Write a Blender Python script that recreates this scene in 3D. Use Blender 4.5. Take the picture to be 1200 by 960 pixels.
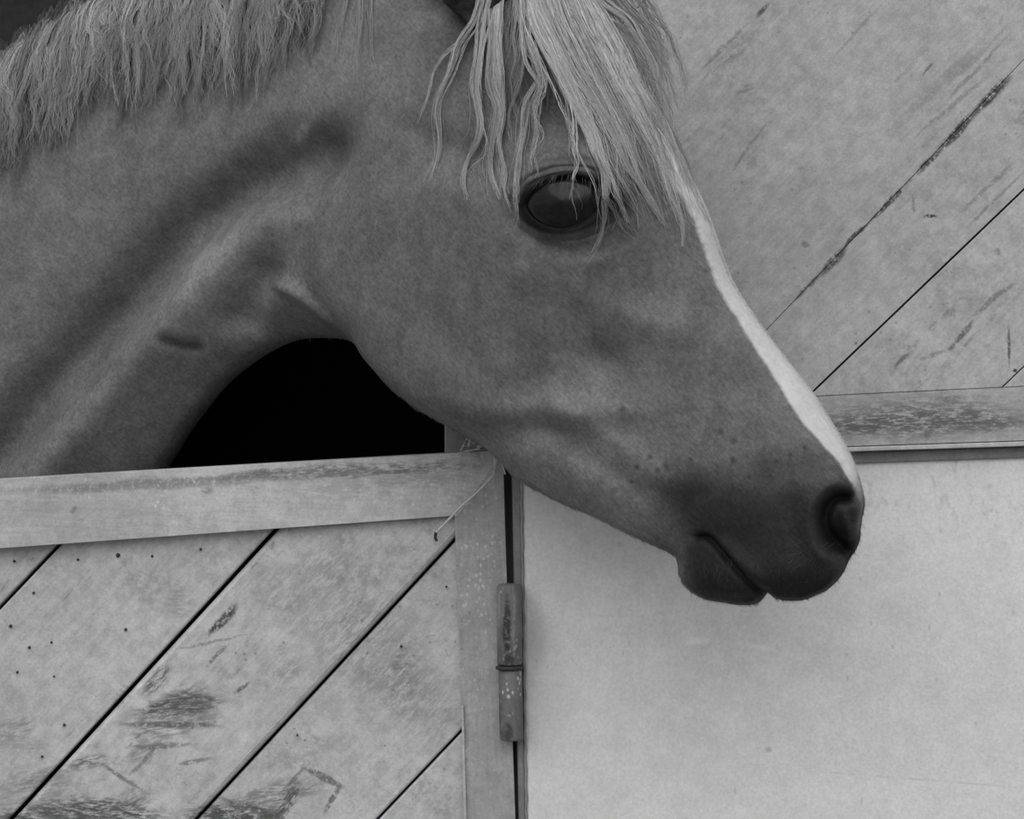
import bpy, math, random
import numpy as np
from mathutils import Vector, Matrix
from mathutils.geometry import delaunay_2d_cdt
from mathutils.kdtree import KDTree

random.seed(7); rng = np.random.default_rng(7)
for o in list(bpy.data.objects): bpy.data.objects.remove(o)
SC = bpy.context.scene; COL = SC.collection

# ------------------------------------------------------------------ camera
S, D, Z0, PHI = 0.0009, 2.5, 1.30, math.radians(2.0)
cp, sp = math.cos(PHI), math.sin(PHI)
def P(u, v, y):
    """pixel of the 1200x960 photograph at depth y -> metres"""
    k = S*(D+y)/D; a = (u-600)*k; b = -(v-480)*k
    return Vector((a*cp + b*sp, y, Z0 - a*sp + b*cp))
cam = bpy.data.cameras.new('camera'); cam.sensor_width = 36; cam.lens = 36*D/(1200*S)
co = bpy.data.objects.new('camera', cam); COL.objects.link(co)
R = Matrix(((cp, sp, 0), (0, 0, -1), (-sp, cp, 0)))
co.matrix_world = Matrix.Translation((0, -D, Z0)) @ R.to_4x4()
cam.dof.use_dof = False
SC.camera = co
# ------------------------------------------------------------------ light
w = bpy.data.worlds.new('overcast_sky'); SC.world = w; w.use_nodes = True
bg = w.node_tree.nodes['Background']; bg.inputs[0].default_value = (.80, .80, .80, 1); bg.inputs[1].default_value = 0.60
sun = bpy.data.lights.new('sun', 'SUN'); sun.energy = 2.2; sun.angle = math.radians(75)
so = bpy.data.objects.new('sun', sun); COL.objects.link(so)
so.rotation_euler = Vector((0.12, 0.70, -0.80)).to_track_quat('-Z', 'Y').to_euler()
SC.view_settings.view_transform = 'Standard'; SC.view_settings.look = 'None'
SC.view_settings.gamma = 1; SC.view_settings.use_curve_mapping = False
SC.view_settings.exposure = 0.30

# ------------------------------------------------------------------ node helpers
class NT:
    def __init__(s, name):
        s.m = bpy.data.materials.new(name); s.m.use_nodes = True
        s.t = s.m.node_tree; s.b = s.t.nodes['Principled BSDF']
        s.b.inputs['Specular IOR Level'].default_value = .25
    def n(s, ty, **kw):
        x = s.t.nodes.new(ty)
        for k, v in kw.items(): setattr(x, k, v)
        return x
    def l(s, a, b): s.t.links.new(a, b)
    def val(s, a, sock):
        if isinstance(a, (int, float)): sock.default_value = a
        else: s.l(a, sock)
    def math(s, op, a, b=0.0, clamp=False):
        x = s.n('ShaderNodeMath', operation=op); x.use_clamp = clamp
        s.val(a, x.inputs[0]); s.val(b, x.inputs[1]); return x.outputs[0]
    def ramp(s, a, lo, hi, x0=0.0, x1=1.0):
        x = s.n('ShaderNodeMapRange', interpolation_type='SMOOTHSTEP')
        s.val(a, x.inputs[0]); x.inputs[1].default_value = lo; x.inputs[2].default_value = hi
        x.inputs[3].default_value = x0; x.inputs[4].default_value = x1; return x.outputs[0]
    def pos(s): return s.n('ShaderNodeNewGeometry').outputs['Position']
    def mapping(s, vec, loc=(0,0,0), rot=(0,0,0), scale=(1,1,1), ty='POINT'):
        x = s.n('ShaderNodeMapping', vector_type=ty); s.l(vec, x.inputs[0])
        x.inputs[1].default_value = loc; x.inputs[2].default_value = rot; x.inputs[3].default_value = scale
        return x.outputs[0]
    def noise(s, vec, scale, detail=4, rough=.6):
        x = s.n('ShaderNodeTexNoise'); s.l(vec, x.inputs['Vector']); x.inputs['Scale'].default_value = scale
        x.inputs['Detail'].default_value = detail; x.inputs['Roughness'].default_value = rough; return x.outputs[0]
    def vor(s, vec, scale):
        x = s.n('ShaderNodeTexVoronoi'); s.l(vec, x.inputs['Vector']); x.inputs['Scale'].default_value = scale
        return x.outputs['Distance']
    def mixv(s, f, a, b):
        x = s.n('ShaderNodeMix'); x.data_type = 'FLOAT'; s.val(f, x.inputs[0]); s.val(a, x.inputs[2]); s.val(b, x.inputs[3])
        return x.outputs[0]
    def out(s, grey, rough=.6, bump=None, bs=.3, bd=.002):
        c = s.n('ShaderNodeCombineColor'); 
        for i in range(3): s.val(grey, c.inputs[i])
        s.l(c.outputs[0], s.b.inputs['Base Color']); s.val(rough, s.b.inputs['Roughness'])
        if bump is not None:
            b = s.n('ShaderNodeBump'); b.inputs['Strength'].default_value = bs; b.inputs['Distance'].default_value = bd
            s.l(bump, b.inputs['Height']); s.l(b.outputs[0], s.b.inputs['Normal'])
        return s.m
    def blob(s, vec, u, v, ru, rv, ang=0, y=-.03, soft=.5):
        """a stain or painted shade of elliptical outline at its place on the boards; ang in image degrees anticlockwise"""
        c = P(u, v, y); k = S*(D+y)/D; a = math.radians(ang) - PHI
        x = s.n('ShaderNodeVectorMath', operation='SUBTRACT'); s.l(vec, x.inputs[0]); x.inputs[1].default_value = c
        mp = s.mapping(x.outputs[0], rot=(0, a, 0), ty='POINT')
        y2 = s.n('ShaderNodeVectorMath', operation='MULTIPLY'); s.l(mp, y2.inputs[0]); y2.inputs[1].default_value = (1/(ru*k), 0, 1/(rv*k))
        z = s.n('ShaderNodeVectorMath', operation='LENGTH'); s.l(y2.outputs[0], z.inputs[0])
        return s.ramp(z.outputs['Value'], 1.0+soft*.4, 1.0-soft, 0, 1)

def painted(name, base, grain_ang, dirt=.12, marks=(), streak=.35, speck=.3, my=-.03, clouds=.18, tint=None, white=0.0, ramp_x=None):
    t = NT(name); p = t.pos()
    warp = t.n('ShaderNodeVectorMath', operation='ADD'); t.l(p, warp.inputs[0])
    nz = t.n('ShaderNodeTexNoise'); t.l(p, nz.inputs['Vector']); nz.inputs['Scale'].default_value = 18
    sc = t.n('ShaderNodeVectorMath', operation='SCALE'); t.l(nz.outputs['Color'], sc.inputs[0]); sc.inputs['Scale'].default_value = .012
    nz.inputs['Detail'].default_value = 5; nz.inputs['Roughness'].default_value = .7
    t.l(sc.outputs[0], warp.inputs[1]); wp = warp.outputs[0]
    g = t.mapping(p, rot=(0, math.radians(-grain_ang)-PHI, 0))
    gs = t.mapping(g, scale=(5, 5, 90)); gf = t.mapping(g, scale=(22, 22, 260))
    cloud = t.noise(p, 5, 5, .6); fine = t.noise(p, 420, 3, .7); mid = t.noise(p, 60, 5, .7)
    streakn = t.noise(gs, 1, 5, .6); scratch = t.noise(gf, 1, 3, .5)
    v = t.math('MULTIPLY', t.ramp(cloud, .3, .7, 1-clouds, 1+clouds*.6), base)
    v = t.math('MULTIPLY', v, t.ramp(mid, .3, .72, 1.08, .80))
    v = t.math('MULTIPLY', v, t.ramp(fine, .3, .7, .9, 1.08))
    v = t.math('MULTIPLY', v, t.ramp(scratch, .3, .7, .94, 1.05))
    # worn streaks along the grain, only in patches
    sm = t.math('MULTIPLY', t.ramp(streakn, .60, .70), t.ramp(mid, .42, .62))
    sm = t.math('MULTIPLY', sm, t.ramp(t.noise(p, 9, 3), .45, .62))
    v = t.mixv(t.math('MULTIPLY', sm, streak), v, dirt)
    bl = t.math('MULTIPLY', t.ramp(t.noise(p, 13, 6, .72), .53, .66), t.ramp(t.noise(p, 150, 3, .7), .35, .6))
    v = t.mixv(t.math('MULTIPLY', bl, streak*.55), v, dirt*1.4)
    ln = t.math('ABSOLUTE', t.math('SUBTRACT', t.noise(t.mapping(p, loc=(3, 1, 2)), 16, 3, .55), .5))
    lm = t.math('MULTIPLY', t.ramp(ln, .007, .001), t.math('MULTIPLY', t.ramp(t.noise(p, 5.5, 3), .50, .60), t.ramp(t.noise(p, 90, 2), .4, .55)))
    v = t.mixv(t.math('MULTIPLY', lm, streak*.4), v, dirt)
    # specks
    vo = t.vor(p, 75); sp1 = t.math('MULTIPLY', t.ramp(vo, .16, .07), t.ramp(t.noise(p, 14, 2), .52, .6))
    v = t.mixv(t.math('MULTIPLY', sp1, speck), v, dirt*.8)
    if white:
        vo = t.vor(t.mapping(p, scale=(1, 1, .7)), 210); s2 = t.math('MULTIPLY', t.ramp(vo, .42, .16), t.ramp(t.noise(p, 45, 3, .7), .44, .60))
        reg = t.math('MAXIMUM', t.blob(p, 562, 650, 34, 125, 0, my, .5), t.math('MAXIMUM', t.blob(p, 470, 580, 100, 24, 3, my, .7), t.math('MAXIMUM', t.blob(p, 600, 800, 16, 60, 0, my, .5), t.ramp(t.noise(p, 8, 2), .52, .66, 0, .7))))
        v = t.mixv(t.math('MULTIPLY', t.math('MULTIPLY', s2, reg), white), v, .62)
    for (u, vv, ru, rv, ang, st, val) in marks:
        b = t.blob(wp, u, vv, ru, rv, ang, my)
        if min(ru, rv) > 7:
            gm = t.mapping(t.mapping(p, rot=(0, math.radians(ang)-PHI, 0)), scale=(60, 60, 240))
            b = t.math('MULTIPLY', b, t.ramp(t.noise(gm, 1, 6, .8), .42, .56))
        else:
            b = t.math('MULTIPLY', b, t.ramp(t.noise(g, 190, 5, .8), .37, .52))
        v = t.mixv(t.math('MULTIPLY', b, st), v, val)
    h = t.math('ADD', t.math('MULTIPLY', mid, .6), t.math('ADD', t.math('MULTIPLY', fine, .35), t.math('MULTIPLY', scratch, .4)))
    t.out(v, .62, h, .35, .0012); t.b.inputs['Specular IOR Level'].default_value = .3
    return t.m

# ------------------------------------------------------------------ mesh helpers
def link(name, verts, faces, mat, parent=None, smooth=False, loc=None):
    me = bpy.data.meshes.new(name); me.from_pydata([tuple(v) for v in verts], [], faces)
    me.materials.append(mat); me.validate(); me.update()
    if smooth: me.shade_smooth()
    o = bpy.data.objects.new(name, me); COL.objects.link(o)
    if parent is not None:
        o.parent = parent; o.matrix_parent_inverse = parent.matrix_world.inverted()
    return o
def empty(name, loc):
    o = bpy.data.objects.new(name, None); COL.objects.link(o); o.location = loc; o.empty_display_size = .1
    o.matrix_world = Matrix.Translation(loc); return o
def tag(o, label=None, cat=None, group=None, kind=None):
    for k, v in (('label', label), ('category', cat), ('group', group), ('kind', kind)):
        if v: o[k] = v
    return o
def inset(poly, d):
    """convex polygon (x,z) anticlockwise -> inset copy"""
    n = len(poly); out = []
    for i in range(n):
        p0, p1, p2 = (np.array(poly[j % n]) for j in (i-1, i, i+1))
        e1 = (p1-p0)/max(np.linalg.norm(p1-p0), 1e-9); e2 = (p2-p1)/max(np.linalg.norm(p2-p1), 1e-9)
        n1 = np.array((-e1[1], e1[0])); n2 = np.array((-e2[1], e2[0])); c = 1+n1@n2
        out.append(p1 + (n1+n2)*d/max(c, .35))
    return out
def prism(name, px, yf, th, bev, mat, parent=None, bdepth=None):
    pts = [P(u, v, yf) for u, v in px]; poly = [(p.x, p.z) for p in pts]
    A = sum(poly[i][0]*poly[(i+1) % len(poly)][1]-poly[(i+1) % len(poly)][0]*poly[i][1] for i in range(len(poly)))
    if A < 0: poly = poly[::-1]
    n = len(poly); bd = bdepth or bev
    a1 = inset(poly, bev); a2 = inset(poly, bev*.3)
    V = [(x, yf, z) for x, z in a1] + [(x, yf+bd*.3, z) for x, z in a2] + [(x, yf+bd, z) for x, z in poly] + [(x, yf+th, z) for x, z in poly]
    F = [tuple(range(n))] + [tuple(range(4*n-1, 3*n-1, -1))]
    for k in range(3):
        for i in range(n):
            j = (i+1) % n; F.append((k*n+i, (k+1)*n+i, (k+1)*n+j, k*n+j))
    return link(name, V, F, mat, parent)
def box(name, x0, x1, y0, y1, z0, z1, mat, parent=None):
    V = [(x, y, z) for x in (x0, x1) for y in (y0, y1) for z in (z0, z1)]
    F = [(0,1,3,2), (4,6,7,5), (0,4,5,1), (2,3,7,6), (0,2,6,4), (1,5,7,3)]
    return link(name, V, F, mat, parent)
def clip(poly, a, b, c):
    """keep a*u+b*v+c >= 0"""
    out = []; n = len(poly)
    for i in range(n):
        p, q = poly[i], poly[(i+1) % n]; fp = a*p[0]+b*p[1]+c; fq = a*q[0]+b*q[1]+c
        if fp >= 0: out.append(p)
        if fp*fq < 0:
            t = fp/(fp-fq); out.append((p[0]+t*(q[0]-p[0]), p[1]+t*(q[1]-p[1])))
    return out
def tubes(strands, radii, sides=3, close=True):
    """strands (N,K,3), radii (N,K) -> verts, faces as numpy; all strands the same length K"""
    N, K, _ = strands.shape
    T = np.gradient(strands, axis=1); T /= np.linalg.norm(T, axis=2, keepdims=True)+1e-12
    ref = np.array((.13, -.97, .21)); A = np.cross(T, ref); A /= np.linalg.norm(A, axis=2, keepdims=True)+1e-12
    B = np.cross(T, A); ang = np.arange(sides)*2*np.pi/sides
    V = strands[:, :, None, :] + radii[:, :, None, None]*(np.cos(ang)[:, None]*A[:, :, None, :] + np.sin(ang)[:, None]*B[:, :, None, :])
    idx = np.arange(N*K*sides).reshape(N, K, sides); nx = np.roll(idx, -1, 2)
    Fq = np.stack([idx[:, :-1], nx[:, :-1], nx[:, 1:], idx[:, 1:]], -1).reshape(-1, 4)
    return V.reshape(-1, 3), Fq
def fastmesh(name, V, F, mat, parent=None, attr=None, smooth=True):
    me = bpy.data.meshes.new(name); k = F.shape[1]
    me.vertices.add(len(V)); me.vertices.foreach_set('co', V.astype(np.float32).ravel())
    me.loops.add(F.size); me.loops.foreach_set('vertex_index', F.astype(np.int32).ravel())
    me.polygons.add(len(F)); me.polygons.foreach_set('loop_start', np.arange(0, F.size, k, dtype=np.int32))
    me.update(calc_edges=True)
    if attr is not None:
        a = me.attributes.new('tone', 'FLOAT', 'POINT'); a.data.foreach_set('value', attr.astype(np.float32))
    if smooth: me.shade_smooth()
    me.materials.append(mat)
    o = bpy.data.objects.new(name, me); COL.objects.link(o)
    if parent is not None: o.parent = parent; o.matrix_parent_inverse = parent.matrix_world.inverted()
    return o
def tube(name, pts, r, mat, parent=None, sides=8):
    pts = np.array([tuple(p) for p in pts]); rr = np.full(len(pts), r) if np.isscalar(r) else np.array(r)
    V, F = tubes(pts[None], rr[None], sides); return fastmesh(name, V, F, mat, parent)
def catmull(pts, step):
    pts = np.array(pts, float); out = []; n = len(pts)
    for i in range(n-1):
        p0 = pts[max(i-1, 0)]; p1 = pts[i]; p2 = pts[i+1]; p3 = pts[min(i+2, n-1)]
        m = max(2, int(np.linalg.norm(p2-p1)/step))
        for k in range(m):
            t = k/m; out.append(.5*((2*p1)+(-p0+p2)*t+(2*p0-5*p1+4*p2-p3)*t*t+(-p0+3*p1-3*p2+p3)*t**3))
    out.append(pts[-1]); return np.array(out)
def resample(pts, K):
    c = catmull(pts, 3); L = np.r_[0, np.cumsum(np.linalg.norm(np.diff(c, axis=0), axis=1))]
    q = np.linspace(0, L[-1], K); return np.stack([np.interp(q, L, c[:, i]) for i in range(c.shape[1])], 1)

# ------------------------------------------------------------------ setting: the wall, the stall, the ground
def plaster():
    t = NT('limewashed_plaster'); p = t.pos()
    big = t.noise(p, 3.2, 5, .55); mid = t.noise(p, 38, 5, .65); fine = t.noise(p, 330, 4, .7)
    v = t.math('MULTIPLY', t.ramp(big, .3, .7, .93, 1.05), .55)
    v = t.math('MULTIPLY', v, t.ramp(mid, .3, .7, .95, 1.05)); v = t.math('MULTIPLY', v, t.ramp(fine, .25, .75, .90, 1.10))
    dr = t.mapping(p, scale=(1, 1, .45)); vo = t.vor(dr, 85)
    sp1 = t.math('MULTIPLY', t.ramp(vo, .17, .06), t.ramp(t.noise(p, 12, 2), .50, .62))
    v = t.mixv(t.math('MULTIPLY', sp1, .35), v, .25)
    up = t.math('MULTIPLY', t.blob(p, 1100, 585, 190, 70, 0, -.01, .6), t.ramp(t.noise(t.mapping(p, scale=(1, 1, .5)), 110, 3, .6), .56, .68))
    v = t.mixv(t.math('MULTIPLY', up, .3), v, .28)
    for (u, vv, ru, rv, a, st, val) in ((897, 874, 5, 4, 0, .5, .2), (725, 637, 4, 4, 0, .4, .3), (640, 800, 34, 90, 0, .28, .33), (628, 745, 14, 40, 0, .4, .25), (885, 755, 20, 4, -12, .3, .75), (815, 748, 18, 5, 0, .35, .78), (775, 765, 25, 10, 10, .2, .74)):
        v = t.mixv(t.math('MULTIPLY', t.blob(p, u, vv, ru, rv, a, -.01, .8), st), v, val)
    # hairline crack near the foot of the view
    cr = t.blob(t.mapping(p, loc=(0, 0, 0)), 1060, 908, 170, 1.4, -4.5, -.01, .6)
    v = t.mixv(t.math('MULTIPLY', cr, t.ramp(mid, .45, .6, 0, .35)), v, .3)
    h = t.math('ADD', t.math('MULTIPLY', mid, .7), t.math('MULTIPLY', fine, .5))
    return t.out(v, .85, h, .35, .002)
M_wall = plaster()
def flat(name, g, rough=.9, ns=30, amp=.2):
    t = NT(name); n = t.noise(t.pos(), ns, 5, .6); return t.out(t.ramp(n, .3, .7, g*(1-amp), g*(1+amp)), rough, n, .4, .003)
M_dark = flat('shade_dark_boards', .012); M_inner = flat('dim_inner_plaster', .62); M_ground = flat('packed_gravel', .20, ns=60)  # dark boards carry the stall's gloom in their colour
M_black = flat('shade_black_wall', .006)  # stall darkness put into the colour of the inner walls

xr = P(611, 700, 0).x
# the front wall right of the frame: one sheet with the roll of the photo's camera taken out
def tagS(o, label): o['kind'] = 'structure'; o['label'] = label; return o
tagS(prism('wall_front', [(611, 535), (3200, 535-.033*2600), (3200, 2000), (645, 2000), (616.5, 960)], -.038, .16, .004, M_wall), 'white limewashed plaster wall right of the half door')
tagS(prism('wall_upper', [(613, -900), (3200, -900), (3200, 440), (612, 528)], -.006, .14, .004, M_wall), 'plaster wall behind the folded upper door leaf')
tagS(box('floor', -40, 40, -60, 4, -.05, 0, M_ground), 'packed ground in front of and inside the stall')
tagS(box('wall_left', -2.6, -2.5, .05, 3.1, 0, 3.0, M_inner), 'inner left wall of the stall')
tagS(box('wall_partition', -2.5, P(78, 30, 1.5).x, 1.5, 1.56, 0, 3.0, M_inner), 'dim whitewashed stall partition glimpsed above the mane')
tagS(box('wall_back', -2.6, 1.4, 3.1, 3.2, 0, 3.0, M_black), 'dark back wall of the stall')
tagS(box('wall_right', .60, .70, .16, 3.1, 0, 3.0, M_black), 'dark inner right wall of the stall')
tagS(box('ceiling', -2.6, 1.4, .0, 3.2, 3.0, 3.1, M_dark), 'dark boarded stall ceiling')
tagS(box('wall_lintel', -1.4, .3, -.01, .16, 2.25, 3.0, M_wall), 'plaster wall over the stall opening')
tagS(box('wall_pier', -2.6, -1.06, -.01, .16, 0, 3.0, M_wall), 'plaster pier left of the stall opening')

# ------------------------------------------------------------------ lower half door
low_marks = [ # u, v, ru, rv, angle, strength, tone
 (215,822,58,14,6,.75,.10),(232,812,40,8,-6,.6,.10),(190,790,26,10,45,.6,.09),(268,720,26,6,50,.8,.08),(206,843,65,4,-2,.6,.12),
 (110,888,26,9,12,.6,.10),(60,955,80,22,0,.7,.07),(150,940,40,18,30,.5,.10),(195,868,40,4,2,.5,.14),(235,886,22,3,8,.5,.14),(150,905,34,3,-32,.5,.12),
 (175,885,26,3,45,.5,.12),(340,935,28,12,50,.7,.09),(385,905,30,5,-25,.6,.12),(310,945,60,5,-20,.6,.10),(275,952,30,10,-20,.8,.05),
 (395,930,22,4,60,.6,.11),(352,905,18,3,50,.5,.12),(255,745,45,2,12,.4,.16),(215,700,22,22,0,.3,.2),(345,780,20,12,40,.35,.18),
 (150,810,10,22,-30,.35,.2),(20,850,30,16,20,.4,.18),(30,870,45,10,0,.25,.22),(440,750,60,90,45,.28,.17),(500,820,40,60,45,.25,.17),(390,660,60,30,45,.25,.2),(330,690,30,70,50,.18,.22),
 (476,770,14,14,0,.5,.2),(40,925,60,34,10,.35,.2),(120,945,90,20,-4,.8,.12),(280,950,70,18,0,.8,.11),(205,838,60,24,8,.5,.15),(230,815,30,26,30,.45,.16),(330,925,60,16,10,.5,.15),(60,905,50,10,20,.4,.18),(290,800,12,3,40,.6,.12),(262,760,20,3,48,.6,.13),(180,872,30,14,30,.4,.16)]
M_plank = painted('worn_grey_plank_paint', .40, -47, marks=[(a,b,c,d,e,min(1,f*1.35),g*.6) for a,b,c,d,e,f,g in low_marks], dirt=.09, streak=.7, speck=.5, clouds=.12)
rail_marks = [(92,590,6,4,60,.7,.12),(250,568,9,4,0,.6,.12),(300,549,40,5,3,.5,.10),(330,547,28,4,3,.4,.12),(500,552,60,14,3,.45,.14),(430,562,60,20,0,.35,.18),(370,565,30,12,0,.35,.2),(150,560,170,6,3,.4,.18),(420,545,170,9,3,.7,.06),(200,560,200,7,3,.5,.10)]  # long upper marks paint the shading of the rail's rounded top edge
M_rail = painted('galvanised_rail', .37, 2, marks=rail_marks, white=.55, streak=.25, my=-.05)
M_stile = painted('mottled_grey_stile', .29, 88, white=.5, streak=.15, my=-.05, clouds=.12)
M_edge = painted('grey_frame_metal', .22, 88, streak=.2)
M_nail = flat('rusty_nail', .035, .7)

door = tagS(empty('door_1', P(590, 1800, 0)), 'lower half door of diagonal boards in a metal frame')
YD = -.030
rail_top = lambda u: 562-.0569*u
rail_bot = lambda u: 643-.0717*u
prism('top_rail', [(-520, rail_top(-520)), (581, rail_top(581)-1), (585, 538), (536, 606), (531, 604.9), (-520, rail_bot(-520))], YD-.0126, .054, .0005, M_rail, door, .001)
prism('stile', [(578, 531.5), (585, 536), (590, 548), (592, 620), (604, 960), (630, 1800), (565, 1800), (545, 960), (532.6, 603)], YD-.012, .052, .0005, M_stile, door)
prism('stile', [(-520, 595), (-470, 680), (-430, 1800), (-490, 1800)], YD-.012, .052, .004, M_stile, door)
prism('bottom_rail', [(-430, 1720), (563, 1720), (565, 1800), (-430, 1800)], YD-.010, .05, .004, M_rail, door)
# raised bead along the inner edge of the stile
prism('bead', [(540.5, 828), (543.5, 828), (547, 962), (565, 1720), (562, 1720), (543.5, 962)], YD-.016, .006, .001, M_rail, door)
# diagonal boards: each one its own piece; joints given as lines through two pixels
field = [(-475, 670), (545, 600), (570, 1725), (-430, 1725)]
jl = [((15, 958), (322, 622)), ((232, 958), (530, 636)), ((445, 958), (538, 860)), ((0, 712), (68, 640))]
def coef(l):
    (u0, v0), (u1, v1) = l; a, b = (v1-v0), -(u1-u0); c = -(a*u0+b*v0)
    n = math.hypot(a, b); a, b, c = a/n, b/n, c/n
    if b < 0: a, b, c = -a, -b, -c
    return a, b, c
A, B, C_, E = [coef(l) for l in jl]      # positive side lies below-right of the joint
lines = []
st = coef(jl[0])
for k in range(-4, -1): lines.append((E[0], E[1], E[2] - (k+1)*-150 - 0))
lines = [(E[0], E[1], E[2]+300), (E[0], E[1], E[2]+150), E, A, B, C_]
for k in range(1, 6): lines.append((C_[0], C_[1], C_[2]-150*k))
gap = [1.6]*2 + [3.6, 4.4, 3.2, 3.0] + [3.0]*5
GAPS = gap
for i in range(len(lines)+1):
    poly = list(field)
    if i > 0: a, b, c = lines[i-1]; poly = clip(poly, a, b, c-GAPS[i-1]/2)
    if i < len(lines): a, b, c = lines[i]; poly = clip(poly, -a, -b, -c-GAPS[i]/2) if poly else poly
    if len(poly) < 3: continue
    # drop near-duplicate corners
    q = [p for k, p in enumerate(poly) if math.dist(p, poly[k-1]) > 3]
    if len(q) < 3: continue
    o = prism('plank', q, YD+.002+.0012*((i*7) % 3)-(.004 if i == 4 else 0), .022, .0022 if i != 4 else .005, M_plank, door, .003 if i != 4 else .006)
box('backing_sheet', P(-470, 700, 0).x, P(545, 700, 0).x, .006, .012, .13, P(300, 625, 0).z, M_dark, door)
# nail heads and holes in the boards
NP = [(91,656,3),(138,651,5),(178,652,3),(147,738,3.6),(16,658,2.6),(39,695,3),(12,734,4),(34,759,3.4),(60,753,2.6),(20,788,3),(63,793,2.2),(235,644,3),(75,850,3.4),(49,887,3),(295,681,4.5),(363,772,3.4),(355,777,2.4),(348,862,2),(470,758,2.6),(523,688,2),(467,663,2)]
rr = random.Random(3)
nail_me = None
for (u, v, r) in NP:
    c = P(u, v, YD); R_ = r*S*.62; n = 9; V = [(0, -.0016, 0)]
    for q, (f, dy) in enumerate(((.7, -.0012), (1, .003))): V += [(R_*f*math.cos(2*math.pi*k/n), dy, R_*f*math.sin(2*math.pi*k/n)) for k in range(n)]
    F = [(0, 1+k, 1+(k+1) % n) for k in range(n)] + [(1+k, 1+n+k, 1+n+(k+1) % n, 1+(k+1) % n) for k in range(n)]
    V = [(x+c.x, y+c.y+.001, z+c.z) for x, y, z in V]
    link('nail', V, F, M_nail, door, True)
# hinge between the door and the frame
def lathe(name, u, v0, v1, r, y, prof, mat, parent, n=24):
    a, b = P(u[0], v0, y), P(u[1], v1, y); ax = (b-a); L = ax.length; ax.normalize()
    e1 = ax.cross(Vector((0, 1, 0))).normalized(); e2 = ax.cross(e1)
    V = []; 
    for (t, f) in prof:
        for k in range(n):
            th = 2*math.pi*k/n; V.append(a+ax*L*t+(e1*math.cos(th)+e2*math.sin(th))*r*S*f)
    F = [(i*n+k, i*n+(k+1) % n, (i+1)*n+(k+1) % n, (i+1)*n+k) for i in range(len(prof)-1) for k in range(n)]
    F += [tuple(range(n))[::-1], tuple(range((len(prof)-1)*n, len(prof)*n))]
    return link(name, V, F, mat, parent, True)
M_hinge = painted('crusted_hinge_metal', .12, 88, white=.5, dirt=.04, clouds=.4, speck=.9, marks=[(601,730,5,46,0,.95,.02),(590,715,3,40,0,.7,.22),(609,720,2,50,0,.7,.22),(590,830,4,30,0,.8,.03),(603,850,6,12,0,.8,.03),(605,765,6,12,0,.8,.03),(600,775,12,8,0,.6,.05),(600,855,10,10,0,.6,.06)], my=-.06, streak=.3)
M_pin = flat('greasy_dark_steel', .03, .5)
hg = empty('hinge', P(598, 868, -.045)); hg.parent = door; hg.matrix_parent_inverse = door.matrix_world.inverted()
prof = [(0, .55), (.01, .9), (.03, 1), (.97, 1), (.99, .92), (1, .6)]
lathe('knuckle', (597, 597.5), 684, 780, 14.5, -.056, prof, M_hinge, hg)
lathe('knuckle', (598, 599.5), 784, 868, 13.5, -.056, prof, M_hinge, hg)
lathe('washer', (597.6, 597.7), 780, 784.5, 16.5, -.056, [(0, .9), (.2, 1), (.8, 1), (1, .9)], M_pin, hg)
for vv in ((684, 778, 575, 592), ): pass

# ------------------------------------------------------------------ metal frame of the opening
frame = tagS(empty('trim_1', P(600, 1800, 0)), 'narrow grey metal door frame beside the half door')
prism('jamb', [(518, -900), (612, -900), (611, 560), (640, 1900), (560, 1900), (521, 560)], .012, .14, .002, M_edge, frame)
prism('jamb_strip', [(598, -900), (612.5, -900), (610.5, 560), (616.5, 960), (645, 1900), (632, 1900), (607.5, 960), (599.5, 560)], -.034, .05, .002, M_edge, frame)
tube('sealant_bead', [P(610.8+(v-560)*.0155+math.sin(v*.21)*.5, v, -.038) for v in range(560, 1000, 8)], [.0012+.0006*abs(math.sin(i*1.7)) for i in range(55)], M_edge, frame, 6)

# ------------------------------------------------------------------ upper door leaf, folded back against the wall
up_marks = [(1090,486,120,13,2,.85,.05),(1010,495,40,9,0,.8,.05),(1170,492,60,10,3,.7,.06),(1120,462,12,6,0,.6,.1),(1095,500,10,6,60,.6,.07),(1080,482,140,30,2,.5,.09),(1090,486,125,12,2,.6,.05),
 (1168,105,36,7,46,1,.06),(1128,147,34,6.5,46,1,.06),(1096,182,22,4,46,.9,.08),(1050,228,40,3.2,46,.9,.08),(1010,270,26,3,46,.8,.09),(983,299,26,6,46,.8,.10),(952,331,24,3,46,.7,.11),(1150,75,60,3,46,.4,.15),(1120,118,60,3,40,.35,.15),
 (1095,247,10,2.2,0,.8,.07),(1076,232,2,12,0,.4,.14),(885,165,40,2.5,55,.4,.15),(855,48,40,3,45,.45,.14),(900,5,12,3,45,.7,.08),(860,60,60,10,45,.35,.16),(1095,75,11,2,50,.6,.12),(1010,30,45,2.5,48,.35,.2),
 (1150,60,60,4,45,.3,.2),(1110,90,90,6,45,.3,.18),(880,100,16,8,20,.4,.15),(1160,215,50,3,45,.4,.14),(1175,225,50,2.5,45,.4,.14),(1065,415,14,3,45,.6,.12),(1100,408,18,3,20,.4,.14),(1135,385,26,4,48,.6,.10),(1170,345,40,4,40,.45,.14),(1189,400,2,26,0,.7,.10),(1195,428,3,3,0,.8,.06),(1120,360,10,5,30,.4,.15),(1010,395,2,2,0,.6,.1),(950,280,5,5,0,.5,.15),(1175,287,5,5,0,.5,.15)]
M_up = painted('weathered_grey_door_paint', .34, -46, marks=[(a,b,c,d,e,min(1,f*1.25),g*.6) for a,b,c,d,e,f,g in up_marks], dirt=.09, streak=.6, speck=.35, my=-.05, clouds=.14)
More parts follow.
